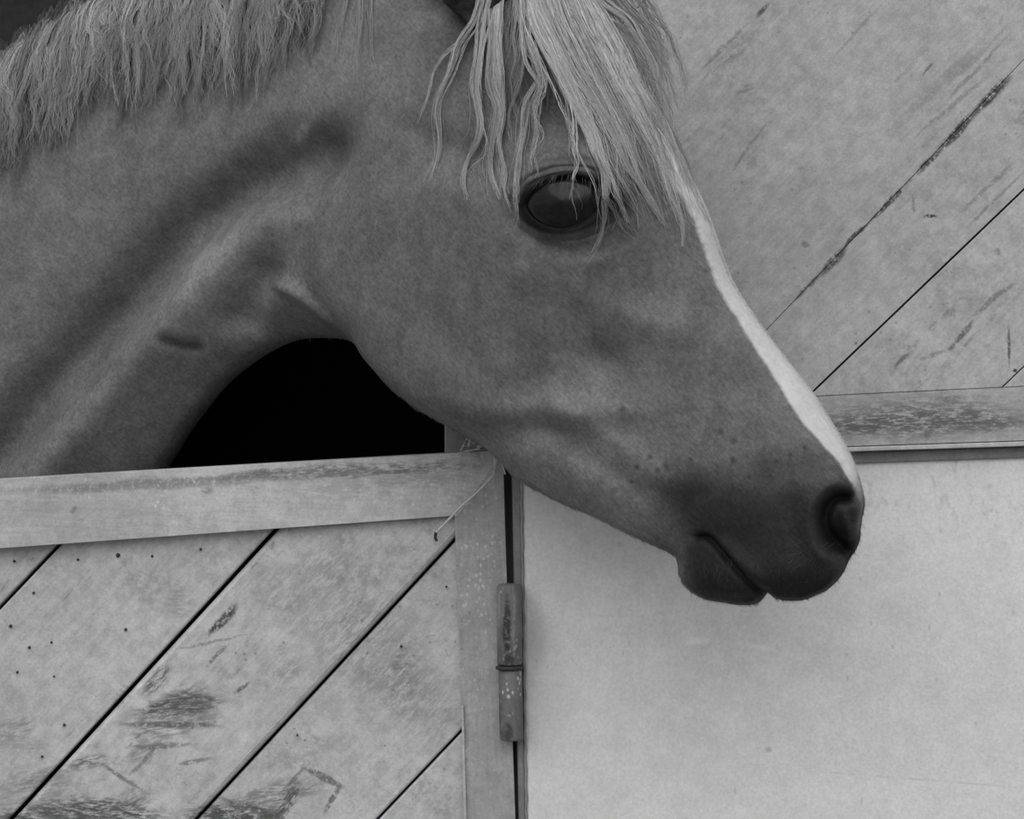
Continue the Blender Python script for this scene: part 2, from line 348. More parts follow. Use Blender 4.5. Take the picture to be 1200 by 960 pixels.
M_uprail = painted('stained_bottom_rail_paint', .30, 2, marks=up_marks[:6]+[(1080,486,130,24,2,.5,.10)], streak=.5, speck=.4, my=-.05)
M_lip = painted('dark_door_edge', .14, 2, streak=.2)
ud = tagS(empty('door_2', P(620, 540, 0)), 'open upper door leaf of diagonal boards folded flat against the wall')
YU = -.050
rb = lambda u: 526-.033*(u-1000)         # lower edge of the leaf
field = [(640, rb(640)-58.5), (640, -900), (1750, -940), (1750, rb(1750)-74.5)]
jl = [((957, 455), (1200, 222)), ((940, 343), (1193, 77)), ((830, 85), (910, 0))]
L1, L2, L3 = [coef(l) for l in jl]
lines = [(L2[0], L2[1], L2[2]+370), (L2[0], L2[1], L2[2]+520), L2, L1]
for k in range(1, 6): lines.append((L1[0], L1[1], L1[2]-150*k))
lines.sort(key=lambda l: -(l[0]*1000+l[1]*300+l[2]))
GAPS = [{id(L1): 2.2, id(L2): .5}.get(id(l), 1.4) for l in lines]
for i in range(len(lines)+1):
    poly = list(field)
    if i > 0: a, b, c = lines[i-1]; poly = clip(poly, a, b, c-GAPS[i-1]/2)
    if i < len(lines) and poly: a, b, c = lines[i]; poly = clip(poly, -a, -b, -c-GAPS[i]/2)
    if len(poly) < 3: continue
    q = [p for k, p in enumerate(poly) if math.dist(p, poly[k-1]) > 3]
    if len(q) < 3: continue
    prism('plank', q, YU+.0004*((i*5) % 3), .020, .0006 if i in (1, 2, 3) else .0014, M_up, ud, .0008)
prism('bottom_rail', [(640, rb(640)-58), (1750, rb(1750)-74), (1750, rb(1750)-3), (640, rb(640)-3)], YU+.0008, .022, .0004, M_uprail, ud)
prism('edge_trim', [(640, rb(640)-2), (1750, rb(1750)-2), (1750, rb(1750)+4), (640, rb(640)+3)], YU-.002, .025, .001, M_rail, ud)
prism('edge_channel', [(640, rb(640)+3.5), (1750, rb(1750)+5), (1750, rb(1750)+17), (640, rb(640)+17)], YU+.008, .018, .0008, M_lip, ud)
prism('backing_board', [(650, -880), (1740, -920), (1740, rb(1740)+8), (650, rb(650)+8)], YU+.024, .012, .001, M_lip, ud)

# ================================================================== THE HORSE
outline_ctrl = [(425,408),(436,424),(450,440),(464,456),(480,470),(497,482),(516,493),(535,503),(552,513),(570,524),(585,536),(600,553),(615,566),(636,578),(660,590),
 (700,607),(740,627),(768,640),(784,647),(793,653),(796,662),(797,672),(802,684),(812,694),(828,702),(848,706),(870,709),(884,708),(893,703),(898,697),(900,694),(903,697),(912,702),(925,703.5),(942,703),
 (958,697),(970,691),(982,680),(990,668),(996,655),(1003,645),(1008,632),(1009,618),(1011,606),(1013,596),(1013.5,586),(1011,572),(1007,557),(1001,541),(992,522),(980,502),(960,470),(943,447),(925,424),(904,397),(885,370),
 (868,345),(855,320),(844,290),(835,263),(825,238),(812,212),(798,180),(783,146),(765,110),(742,72),(715,30),(690,-10),(665,-45),(635,-72),(600,-86),(560,-92),(500,-85),(400,-76),
 (300,-62),(200,-38),(120,-5),(60,30),(0,72),(-70,125),(-150,175),(-250,235),(-350,282),(-470,325),(-600,352),(-720,372),(-800,470),(-830,650),(-800,850),(-720,1000),(-560,1080),(-400,1090),(-270,1040),(-160,950),(-60,840),
 (20,760),(90,690),(140,630),(175,580),(203,536),(220,508),(240,480),(262,453),(288,430),(315,412),(345,399),(375,396),(400,397),(415,401)]
oc = np.array(outline_ctrl, float)
def closed_spline(p, step):
    n = len(p); out = []
    for i in range(n):
        p0, p1, p2, p3 = p[i-1], p[i], p[(i+1) % n], p[(i+2) % n]
        L = np.linalg.norm(p2-p1); s_ = step if -60 < p1[0] else 24
        m = max(1, int(round(L/s_)))
        for k in range(m):
            t = k/m; out.append(.5*((2*p1)+(-p0+p2)*t+(2*p0-5*p1+4*p2-p3)*t*t+(-p0+3*p1-3*p2+p3)*t**3))
    return np.array(out)
OUT = closed_spline(oc, 4.0)
def dist_seg(Q, A_, B_):
    """min distance of points Q (N,2) to segments A_->B_ (M,2)"""
    res = np.full(len(Q), 1e9); AB = B_-A_; L2_ = (AB**2).sum(1)+1e-12
    for s in range(0, len(Q), 4000):
        q = Q[s:s+4000, None, :]; t = np.clip(((q-A_)*AB).sum(2)/L2_, 0, 1)
        d = q-(A_+t[..., None]*AB); res[s:s+4000] = np.sqrt((d**2).sum(2).min(1))
    return res
def inside(Q, poly):
    x, y = Q[:, 0], Q[:, 1]; r = np.zeros(len(Q), bool); n = len(poly)
    for i in range(n):
        x0, y0 = poly[i-1]; x1, y1 = poly[i]
        c = ((y0 > y) != (y1 > y)); 
        if c.any(): r ^= c & (x < (x1-x0)*(y-y0)/((y1-y0) if y1 != y0 else 1e-9)+x0)
    return r
def sdist(Q):
    d = dist_seg(Q, OUT, np.roll(OUT, -1, 0)); return np.where(inside(Q, OUT), d, -d)
def dpl(Q, pts):
    p = catmull(pts, 8); return dist_seg(Q, p[:-1], p[1:])
def ss(x, a, b):
    t = np.clip((x-a)/(b-a), 0, 1); return t*t*(3-2*t)
# centre plane: the neck comes out of the stall, the head hangs outside it
YU_ = np.array([-900, -500, -100, 100, 200, 300, 400, 500, 600, 700, 850, 1100]); YV_ = np.array([.52, .38, .20, .145, .115, .055, -.030, -.105, -.170, -.222, -.285, -.350])
uu = np.linspace(-900, 1100, 401); yy = np.interp(uu, YU_, YV_)
ker = np.hanning(41); ker /= ker.sum(); yy = np.convolve(np.pad(yy, 20, 'edge'), ker, 'valid')
yc = lambda u: np.interp(u, uu, yy)
def Pn(Q, y):
    k = S*(D+y)/D; a = (Q[:, 0]-600)*k; b = -(Q[:, 1]-480)*k
    return np.stack([a*cp+b*sp, y, Z0-a*sp+b*cp], 1)
def sheet(Q):
    C = Pn(Q, yc(Q[:, 0])); e = np.array((6., 0)); f = np.array((0, 6.))
    du = Pn(Q+e, yc(Q[:, 0]+6))-Pn(Q-e, yc(Q[:, 0]-6)); dv = Pn(Q+f, yc(Q[:, 0]))-Pn(Q-f, yc(Q[:, 0]))
    N = np.cross(du, dv); N /= np.linalg.norm(N, axis=1, keepdims=True)
    N *= np.where(N[:, 1:2] > 0, -1, 1)
    N = .5*N+.5*np.array((0, -1., 0)); N /= np.linalg.norm(N, axis=1, keepdims=True)
    return C, N
PX = .00083
# half width W and roll-over radius R of the sides at control points (pixels)
WC = np.array([
 (-750,700,240,200),(-450,650,190,200),(-450,380,120,150),(-200,600,125,150),(-150,280,70,120),(0,450,100,130),(0,180,62,100),(120,600,92,110),(100,330,95,120),(100,60,52,80),
 (250,200,92,110),(250,-20,52,70),(230,430,78,75),(330,340,80,70),(400,150,96,90),(400,0,66,80),(400,330,84,60),(420,400,60,50),
 (470,250,98,70),(450,400,86,60),(520,420,84,60),(520,330,96,70),(560,480,74,50),(600,330,104,70),(520,100,100,90),(560,0,88,80),(640,100,118,95),(640,0,96,80),(700,180,128,90),(760,180,112,72),
 (693,247,130,85),(640,330,112,85),(760,300,104,70),(800,300,86,58),(700,420,94,70),(800,400,80,60),(850,360,68,50),(620,500,70,48),(680,560,58,42),(720,520,70,60),(800,500,68,60),(900,440,58,44),
 (760,610,48,40),(850,560,62,60),(930,520,58,42),(960,560,64,40),(985,610,70,36),(900,640,68,55),(950,660,66,42),(850,660,52,40),(820,680,46,36),(1005,600,62,26),(870,690,46,34),(940,690,58,32)], float)
def widths(Q):
    W = np.zeros(len(Q)); R_ = np.zeros(len(Q))
    for s in range(0, len(Q), 8000):
        q = Q[s:s+8000, None, :]; d2 = ((q-WC[None, :, :2])**2).sum(2)
        dm = np.sqrt(d2.min(1, keepdims=True)); sg = 45+dm*.55
        wt = np.exp(-(d2-d2.min(1, keepdims=True))/(2*sg*sg)); wt /= wt.sum(1, keepdims=True)
        W[s:s+8000] = wt@WC[:, 2]; R_[s:s+8000] = wt@WC[:, 3]
    return W, R_
ga = lambda Q, u, v, su, sv, ang=0: np.exp(-.5*((((Q[:, 0]-u)*math.cos(math.radians(ang))-(Q[:, 1]-v)*math.sin(math.radians(ang)))/su)**2+(((Q[:, 0]-u)*math.sin(math.radians(ang))+(Q[:, 1]-v)*math.cos(math.radians(ang)))/sv)**2))
EC = (695, 248)
def eye_e(Q):
    du = Q[:, 0]-EC[0]; dv = Q[:, 1]-EC[1]+.06*du
    sv = np.where(dv < 0, 28.0, 29.0); return np.sqrt((np.abs(du)/44)**2.2+(np.abs(dv)/sv)**2.0)
def details(Q, d):
    h = np.zeros(len(Q)); G = lambda pts, sg, am: am*np.exp(-.5*(dpl(Q, pts)/sg)**2)
    # neck: jugular groove, windpipe, muscle behind the jaw
    h += G([(412,186),(362,208),(305,238),(242,290),(176,358),(106,434),(44,508),(-30,600)], 22, -44)
    h += G([(345,268),(300,305),(235,375),(160,450),(90,530),(40,600)], 22, 24)
    h += ga(Q, 290, 322, 40, 28, 35)*14
    h += G([(310,372),(325,345),(345,325)], 13, -26) + ga(Q, 365, 350, 26, 20, 0)*10
    h += G([(420,180),(400,240),(392,300),(404,360),(425,400)], 12, -9)
    h += G([(355,335),(385,352),(412,378)], 5, 12)
    h += G([(223,400),(238,406),(256,408)], 4, -7)
    h += ga(Q, 200, 230, 90, 50, 25)*8
    h += ga(Q, 385, 165, 6, 22, -50)*4
    # jowl plate
    e = np.sqrt(((Q[:, 0]-535)/150)**2+((Q[:, 1]-350)/150)**2); h += 14*(1-ss(e, .75, 1.12))
    h += G([(395,270),(410,350),(445,415),(500,462),(560,484),(630,484),(670,470)], 14, 8)
    h += G([(470,380),(520,440),(580,478)], 20, 3)
    h += ga(Q, 560, 180, 45, 10, -20)*-5 + ga(Q, 540, 190, 14, 14)*-6
    # cheek: facial crest, hollow below it, tendon ends
    h += G([(800,385),(755,375),(700,345),(650,325)], 14, 5)
    h += ga(Q, 722, 422, 20, 15, -30)*-17 + ga(Q, 703, 385, 20, 42, 25)*-9
    h += ga(Q, 705, 484, 42, 11, 5)*11 + G([(550,508),(600,507),(650,500),(690,512)], 13, -9)
    h += G([(665,470),(720,505),(790,560)], 8, 4) + G([(650,500),(700,530),(760,575)], 9, -6)
    h += ga(Q, 800, 390, 32, 22, 25)*6 + ga(Q, 845, 330, 14, 20)*5
    # brow, temple hollow, socket
    h += ga(Q, 695, 250, 72, 54)*14 + ga(Q, 675, 150, 34, 26)*-16 + ga(Q, 640, 60, 30, 60)*6
    h += G([(640,238),(660,207),(700,194),(742,206),(756,232)], 8, 7)
    ee = eye_e(Q); h += 2*np.exp(-((ee-1.5)/.12)**2)
    h -= 30*(1-ss(ee, .95, 1.15))
    h += G([(655,280),(690,302),(725,300)], 6, -4) + G([(650,292),(690,318),(735,310)], 8, 3)
    h += ga(Q, 745, 258, 10, 7)*-9
    h += ga(Q, 574, 8, 28, 12)*-38 + ga(Q, 590, 40, 9, 26)*-14 + ga(Q, 500, 40, 26, 22)*6
    h *= ss(d, 0, 16)
    # mouth, chin, lips, nostril
    k = ss(d, 0, 7)
    m = G([(824,628),(836,627),(850,640),(868,662),(886,683),(902,700)], 2.6, -14) + G([(855,636),(875,655),(893,674),(908,690)], 6, 5)
    m += ga(Q, 845, 672, 32, 24, -30)*9 + ga(Q, 805, 580, 28, 20)*-7 + ga(Q, 820, 622, 18, 12)*-5
    m += ga(Q, 935, 672, 40, 24, 20)*8 + ga(Q, 980, 648, 14, 8, 30)*4 + ga(Q, 900, 600, 50, 40)*4
    m += G([(832,700),(845,690),(870,690)], 5, 2)
    m += G([(992,582),(980,582),(972,591),(968,606),(972,624),(983,639),(992,645)], 5.5, -20) + ga(Q, 988, 612, 12, 25, 0)*-20 + ga(Q, 985, 630, 8, 10)*-12
    m += G([(1000,566),(975,566),(955,584),(950,610),(957,636),(975,654)], 7, 7)
    m += G([(905,560),(935,550),(960,545)], 12, -5) + G([(945,640),(930,610),(925,585)], 10, -3)
    return h + m*k
# ---- vertices
def hexgrid(x0, x1, y0, y1, s):
    r = []; y = y0; i = 0
    while y < y1:
        xs = np.arange(x0+(s/2 if i % 2 else 0), x1, s); r.append(np.stack([xs, np.full(len(xs), y)], 1)); y += s*.866; i += 1
    return np.concatenate(r)
nose_line = [(770,120),(800,185),(828,250),(850,310),(885,370),(925,425),(960,470),(992,525),(1005,560)]
zones = [((695, 248), 78), ((988, 612), 46), ((862, 664), 52)]
def inz(Q, f=1.0):
    r = np.zeros(len(Q), bool)
    for (c, rd) in zones: r |= ((Q-np.array(c))**2).sum(1) < (rd*f)**2
    nl = np.where((Q[:, 0] > 700) & (Q[:, 1] < 640))[0]
    if len(nl): r[nl] |= dpl(Q[nl], nose_line) < 42
    return r
g0 = hexgrid(-840, -40, -120, 1100, 22); g1 = hexgrid(-40, 1020, -100, 720, 5.2); g1b = hexgrid(-40, 300, 720, 1000, 18)
g1 = g1[~inz(g1)]; gz = hexgrid(600, 1020, 90, 720, 2.2); gz = gz[inz(gz)]
G_ = np.concatenate([g0, g1, g1b, gz]); dG = sdist(G_)
keep = dG > np.where(G_[:, 0] < -42, 26, 10); G_ = G_[keep]; dG = dG[keep]
cl = np.roll(OUT, -1, 0)-np.roll(OUT, 1, 0); cl /= np.linalg.norm(cl, axis=1, keepdims=True); nrm = np.stack([-cl[:, 1], cl[:, 0]], 1)
test = OUT+nrm*3; 
if inside(test, OUT).mean() < .5: nrm = -nrm
rings = []
for off in (.6, 1.8, 3.8, 6.8):
    r_ = OUT+nrm*off; dr = sdist(r_); rings.append(r_[dr > off*.93])
pts2 = np.concatenate([OUT]+rings+[G_]); nb = len(OUT)
dd = np.concatenate([np.zeros(nb), sdist(pts2[nb:])])
res = delaunay_2d_cdt([Vector(p) for p in pts2.tolist()], [(i, (i+1) % nb) for i in range(nb)], [], 1, 1e-4)
vo_ = np.array([tuple(v) for v in res[0]]); tri = np.array([f for f in res[2] if len(f) == 3])
Q = vo_; d = np.maximum(sdist(Q), 0); rim = d < .02; d[rim] = 0
W, R_ = widths(Q); t_ = np.clip(d/R_, 0, 1); q2 = W**2*(1-(1-t_)**2)
ed = np.unique(np.sort(np.concatenate([tri[:, :2], tri[:, 1:], tri[:, ::2]]), 1), axis=0)
n_ = len(Q); deg = np.bincount(ed.ravel(), minlength=n_)
for it in range(60):
    s_ = np.bincount(ed[:, 0], q2[ed[:, 1]], n_)+np.bincount(ed[:, 1], q2[ed[:, 0]], n_)
    nw = s_/np.maximum(deg, 1); far = d > 9
    q2 = np.where(rim, 0, np.where(far, .5*q2+.5*nw, q2))
hpx = np.sqrt(np.maximum(q2, 0)); hb = hpx.copy()
hpx = np.maximum(hpx+details(Q, d), np.where(rim, 0, .4)); hpx[rim] = 0
C, N = sheet(Q); h = hpx*PX
front = C+N*h[:, None]; back = C-N*h[:, None]
# ---- coat colour (own markings, with shade and highlight painted in places)
def coat(Q, d):
    c = np.full(len(Q), .112)
    mx = lambda f, v: c*(1-f)+v*f
    c = mx(ga(Q, 440, 60, 70, 90)*.6, .17); c = mx(ga(Q, 285, 325, 50, 34, 40)*.8, .23); c = mx(np.exp(-.5*(dpl(Q, [(223,401),(238,406),(254,408)])/4)**2)*.85, .035); c = mx(np.exp(-.5*(dpl(Q, [(380,172),(392,158)])/3)**2)*.7, .3)  # throat highlight and crease shade put into the coat tone
    c = mx(ga(Q, 705, 500, 70, 30, -30)*.5, .18); c = mx(ga(Q, 700, 590, 90, 22, -27)*.45, .18)
    c = mx(ga(Q, 830, 450, 90, 60, -30)*.35, .15)
    # dark muzzle
    du, dv = Q[:, 0]-915, Q[:, 1]-655; a = math.radians(38)
    x, y = du*math.cos(a)-dv*math.sin(a)*-1, -du*math.sin(a)*-1+dv*math.cos(a)
    x = du*math.cos(a)+dv*math.sin(a); y = -du*math.sin(a)+dv*math.cos(a)
    e = np.sqrt((du/135)**2+(dv/112)**2); c = mx(1-ss(e, .62, 1.25), .020)
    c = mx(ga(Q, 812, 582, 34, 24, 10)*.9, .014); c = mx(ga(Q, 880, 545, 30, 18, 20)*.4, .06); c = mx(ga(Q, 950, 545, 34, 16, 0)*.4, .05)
    c = mx(ga(Q, 985, 575, 18, 12)*.7, .03)
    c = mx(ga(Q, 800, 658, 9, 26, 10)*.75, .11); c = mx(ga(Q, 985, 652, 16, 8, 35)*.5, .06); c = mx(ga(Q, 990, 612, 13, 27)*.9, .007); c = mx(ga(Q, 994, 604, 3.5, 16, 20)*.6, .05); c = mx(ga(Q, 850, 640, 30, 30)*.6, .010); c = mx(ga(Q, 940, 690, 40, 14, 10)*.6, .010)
    c = mx(ga(Q, 572, 14, 32, 15)*.95, .010); c = mx(ga(Q, 584, 44, 16, 30, -25)*.85, .02)  # shade of the ear hollow painted into the coat
    # dark skin round the eye; shade of temple hollow and forelock gap painted on
    ee = eye_e(Q); c = mx(1-ss(ee, 1.14, 1.36), .006); c = mx(np.exp(-((ee-1.42)/.09)**2)*.5, .025); c = mx(ga(Q, 746, 250, 16, 24)*.9, .012); c = mx(ga(Q, 688, 150, 24, 36)*.6, .045); c = mx(ga(Q, 668, 90, 18, 40)*.6, .04)
    c = mx(ga(Q, 690, 298, 36, 9)*.3, .08)
    # white blaze along the bridge of the nose
    vv = np.array([95, 160, 220, 265, 320, 370, 420, 455, 490, 520, 545, 570, 600]); ww = np.array([20, 18, 15, 12, 13, 16, 20, 25, 28, 22, 14, 9, 2])
    bw = np.interp(Q[:, 1], vv, ww)*(Q[:, 0] > 740)*(Q[:, 1] > 60)*(Q[:, 1] < 598)
    noise = 1.5*np.sin(Q[:, 1]*.23)+1.2*np.sin(Q[:, 1]*.09+2)
    f = (1-ss(d, bw-2+noise*.3, bw+2+noise*.3))*(bw > 3)*ss(Q[:, 1], 60, 110)*(1-ss(Q[:, 1], 545, 596)*.8)
    c = mx(f, .46); 
    # nostril lining
    c = mx(np.exp(-.5*(dpl(Q, [(990,582),(972,588),(967,608),(973,628),(988,642)])/5)**2)*.9, .006); c = mx(ga(Q, 986, 631, 9, 11)*.9, .006)
    c = mx(np.exp(-.5*(d/3.5)**2)*(Q[:, 0] > 980)*ss(Q[:, 1], 565, 590)*(1-ss(Q[:, 1], 612, 634))*.8, .13)
    return np.clip(c, .008, 1)
tone = coat(Q, d)
M_coat = NT('short_dun_coat'); t = M_coat; at = t.n('ShaderNodeAttribute', attribute_name='tone').outputs['Fac']
p = t.pos(); fur = t.noise(t.mapping(t.mapping(p, rot=(0, math.radians(-50), 0)), scale=(110, 110, 480)), 1, 4, .65)
fine = t.noise(p, 260, 4, .7); mid = t.noise(p, 26, 5, .65); vo = t.vor(p, 55)
v = t.math('MULTIPLY', t.math('MULTIPLY', at, t.ramp(mid, .3, .7, .84, 1.16)), t.ramp(t.noise(p, 85, 4, .7), .3, .7, .91, 1.09)); v = t.math('MULTIPLY', v, t.ramp(fine, .28, .72, .80, 1.22)); v = t.math('MULTIPLY', v, t.ramp(fur, .3, .7, .88, 1.12))
spk = t.math('MULTIPLY', t.ramp(vo, .14, .06), t.ramp(t.noise(p, 9, 2), .54, .62)); spm = t.math('MULTIPLY', t.blob(p, 850, 560, 120, 60, -20, -.28, .9), 1)
v = t.mixv(t.math('MULTIPLY', t.math('MULTIPLY', spk, spm), .6), v, .03)
hh = t.math('ADD', t.math('MULTIPLY', fur, .6), t.math('ADD', t.math('MULTIPLY', fine, .6), t.math('MULTIPLY', mid, 1.2)))
pale = t.ramp(at, .25, .4); v = t.mixv(t.math('MULTIPLY', pale, .7), v, at)
for (u_, v_, r_) in ((911,541,4),(927,533,3),(904,558,3.5),(918,573,3),(934,568,3.5),(943,525,3),(765,537,4),(745,568,3),(751,549,4),(847,507,4),(863,517,5),(785,548,6),(733,479,4),(775,553,5),(862,540,4),(880,560,3)):
    v = t.mixv(t.math('MULTIPLY', t.blob(p, u_, v_, r_, r_*1.1, 0, -.36, 1.0), .6), v, .025)
t.out(v, .65, hh, .45, .0014); t.b.inputs['Specular IOR Level'].default_value = .10
# stitch both sides at the rim
bi = np.where(rim, np.arange(n_), -1); nbk = (~rim).sum(); bi[~rim] = n_+np.arange(nbk)
V = np.concatenate([front, back[~rim]]); a_ = np.concatenate([tone, tone[~rim]])
fn = np.cross(front[tri[:, 1]]-front[tri[:, 0]], front[tri[:, 2]]-front[tri[:, 0]])
if (fn[:, 1] > 0).mean() > .5: tri = tri[:, ::-1]
F = np.concatenate([tri, bi[tri][:, ::-1]])
horse = fastmesh('horse', V, F, M_coat.m, None, a_)
tag(horse, 'pale coated horse with a white blaze leaning its head over the half door', 'horse')

# ---- surface sampler for things growing on the coat
gx, gy = np.arange(-900, 1060, 7.), np.arange(-140, 760, 7.)
GX, GY = np.meshgrid(gx, gy); GQ = np.stack([GX.ravel(), GY.ravel()], 1)
kd = KDTree(n_); [kd.insert((x, y, 0), i) for i, (x, y) in enumerate(Q.tolist())]; kd.balance()
gi = np.array([kd.find((x, y, 0))[1] for x, y in GQ.tolist()]); gd = sdist(GQ)
hg_ = np.where(gd > 0, np.maximum(hpx[gi], hb[gi]*.97), 0).reshape(GX.shape)
def blur(a):
    a = np.pad(a, 1, 'edge'); return (a[:-2, 1:-1]+a[2:, 1:-1]+a[1:-1, :-2]+a[1:-1, 2:]+4*a[1:-1, 1:-1])/8
ee_ = eye_e(GQ).reshape(GX.shape); WE = float(widths(np.array([[EC[0], EC[1]]], float))[0][0])+14
hg_ = np.where(ee_ < 1.2, np.maximum(hg_, WE+9), hg_)
hg_ = blur(blur(hg_))
def surf(Q_, off):
    """point on the near side of the horse lifted by off pixels"""
    x = np.clip((Q_[:, 0]-gx[0])/7, 0, len(gx)-1.001); y = np.clip((Q_[:, 1]-gy[0])/7, 0, len(gy)-1.001)
    i, j = x.astype(int), y.astype(int); fx, fy = x-i, y-j
    hv = hg_[j, i]*(1-fx)*(1-fy)+hg_[j, i+1]*fx*(1-fy)+hg_[j+1, i]*(1-fx)*fy+hg_[j+1, i+1]*fx*fy
    C_, N_ = sheet(Q_); return C_+N_*((hv+off)*PX)[:, None]

# ---- eyes
te = NT('dark_wet_eye'); te.out(te.ramp(te.noise(te.pos(), 90, 3), .3, .7, .003, .009), .22); te.b.inputs['Specular IOR Level'].default_value = .22
tl = NT('wet_lid_rim'); tl.out(.02, .3)
qe = np.array([[EC[0]-1., EC[1]]]); Ce, Ne = sheet(qe); he = float(widths(qe)[0][0])+14
for sgn in (1, -1):
    c = Vector((Ce+Ne*sgn*((he-33)*PX))[0]); nn = Vector(Ne[0])*sgn
    V = []; n1, n2 = 40, 24
    for i in range(n2+1):
        th = math.pi*i/n2
        for k in range(n1):
            ph = 2*math.pi*k/n1; V.append((math.sin(th)*math.cos(ph), math.cos(th), math.sin(th)*math.sin(ph)))
    rx, rz, rn = 56*PX, 43*PX, 44*PX
    q = Vector((0, 1, 0)).rotation_difference(nn)
    V = [c+q@Vector((x*rx, y*rn, z*rz)) for x, y, z in V]
    F = [(i*n1+k, i*n1+(k+1) % n1, (i+1)*n1+(k+1) % n1, (i+1)*n1+k) for i in range(n2) for k in range(n1)]
    eo = link('eye', V, F, te.m, horse, True); eo['label'] = 'dark glossy eye under the forelock'
    # lids: a collar of skin from the edge lying on the eyeball out to the socket
    eun = Vector((cp, 0, -sp)); eun = (eun-nn*eun.dot(nn)).normalized(); evn = nn.cross(eun); evn = evn if evn.z < 0 else -evn
    nt = 96; th = np.linspace(0, 2*np.pi, nt, endpoint=False); ringsL = []; toneL = []
    for e_ in (.93, .99, 1.05, 1.12, 1.22, 1.36, 1.58):
        pw = .35*float(np.interp(e_, [1, 1.4], [1, 0])); du_ = (47+1*(e_ > 1))*e_*np.cos(th-.0); dv_ = np.where(np.sin(th) < 0, 26.5+2*np.cos(th), 31)*e_*np.sin(th)*np.abs(np.sin(th))**pw-.06*du_
        qq = np.stack([EC[0]+du_, EC[1]+dv_], 1); sf = surf(qq, -2.0) if sgn == 1 else None
        if sgn == -1:
            Cq, Nq = sheet(qq); sn = surf(qq, -2.0); hq = np.linalg.norm(sn-Cq, axis=1); sf = Cq-Nq*hq[:, None]
        rad = 1-(du_/58)**2-(dv_/43)**2; onb = [c+eun*(x*PX)+evn*(y*PX)+nn*(44*PX*math.sqrt(max(k_, .02))+1.5*PX) for x, y, k_ in zip(du_, dv_, rad)]
        onb = np.array([tuple(p_) for p_ in onb]); f = float(np.interp(e_, [.93, .99, 1.05, 1.12, 1.36, 1.52], [0, 0, .12, .4, .95, 1]))
        lift = float(np.interp(e_, [.93, .99, 1.05, 1.12, 1.22, 1.36, 1.52], [-1.5, 1.5, 4.5, 5.5, 3.5, 2, 0]))*(np.where(np.sin(th) < 0, 1.25, .8))
        if e_ == 1.36: lift = lift-np.where(np.sin(th) < 0, 3.5, 0)
        ringsL.append(onb*(1-f)+sf*f+np.array(tuple(nn))*(lift*PX)[:, None]); tq = coat(qq, np.full(nt, 90.)); toneL.append(tq*(.55 if e_ < 1 else 1))
    Vl = np.concatenate(ringsL); il = np.arange(len(Vl)).reshape(len(ringsL), nt); nx_ = np.roll(il, -1, 1)
    Fl = np.stack([il[:-1], nx_[:-1], nx_[1:], il[1:]], -1).reshape(-1, 4)
    lo = fastmesh('eyelid', Vl, Fl, M_coat.m, horse, np.concatenate(toneL)); lo['label'] = 'dark wrinkled eyelids'

# ---- ears (only the root of the near one shows at the top edge)
te2 = NT('ear_fur'); te2.out(te2.ramp(te2.noise(te2.pos(), 200, 4), .3, .7, .008, .03), .7)
for sgn in (1, -1):
    q0 = np.array([[583., 47.]]); Cq, Nq = sheet(q0); sfc = surf(q0, 0)[0]; hh0 = float(np.linalg.norm(sfc-Cq[0]))
    c0 = Vector(Cq[0]+Nq[0]*sgn*(hh0-12*PX)); en = Vector(Nq[0])*sgn; up = (Vector((sp, 0, cp))*.93+Vector((cp, 0, -sp))*.22+en*.25).normalized()
    eu = up.cross(en).normalized(); 
    if eu.x < 0: eu = -eu
    en = (eu.cross(up)*(1 if eu.cross(up).dot(en) > 0 else -1)).normalized()
    n1, n2 = 26, 26; V = []
    for layer in (0, 1):
        for i in range(n2):
            t_ = i/(n2-1); r = (36*ss(t_, -.02, .16)+14*math.sin(math.pi*t_))*(1-t_**4)*(1-.12*layer)+.8
            for k in range(n1):
                a = math.radians(-138+276*k/(n1-1))
                V.append(c0+up*(205*t_*PX)+eu*(math.sin(a)*r*PX)-en*((math.cos(a)*r*.75-8)*PX))
    F = []
    for L in (0, 1):
        b = L*n1*n2
        F += [(b+i*n1+k, b+i*n1+k+1, b+(i+1)*n1+k+1, b+(i+1)*n1+k) for i in range(n2-1) for k in range(n1-1)]
    b = n1*n2
    F += [(i*n1, (i+1)*n1, b+(i+1)*n1, b+i*n1) for i in range(n2-1)] + [(i*n1+n1-1, b+i*n1+n1-1, b+(i+1)*n1+n1-1, (i+1)*n1+n1-1) for i in range(n2-1)]
    link('ear', V, F, te2.m, horse, True)

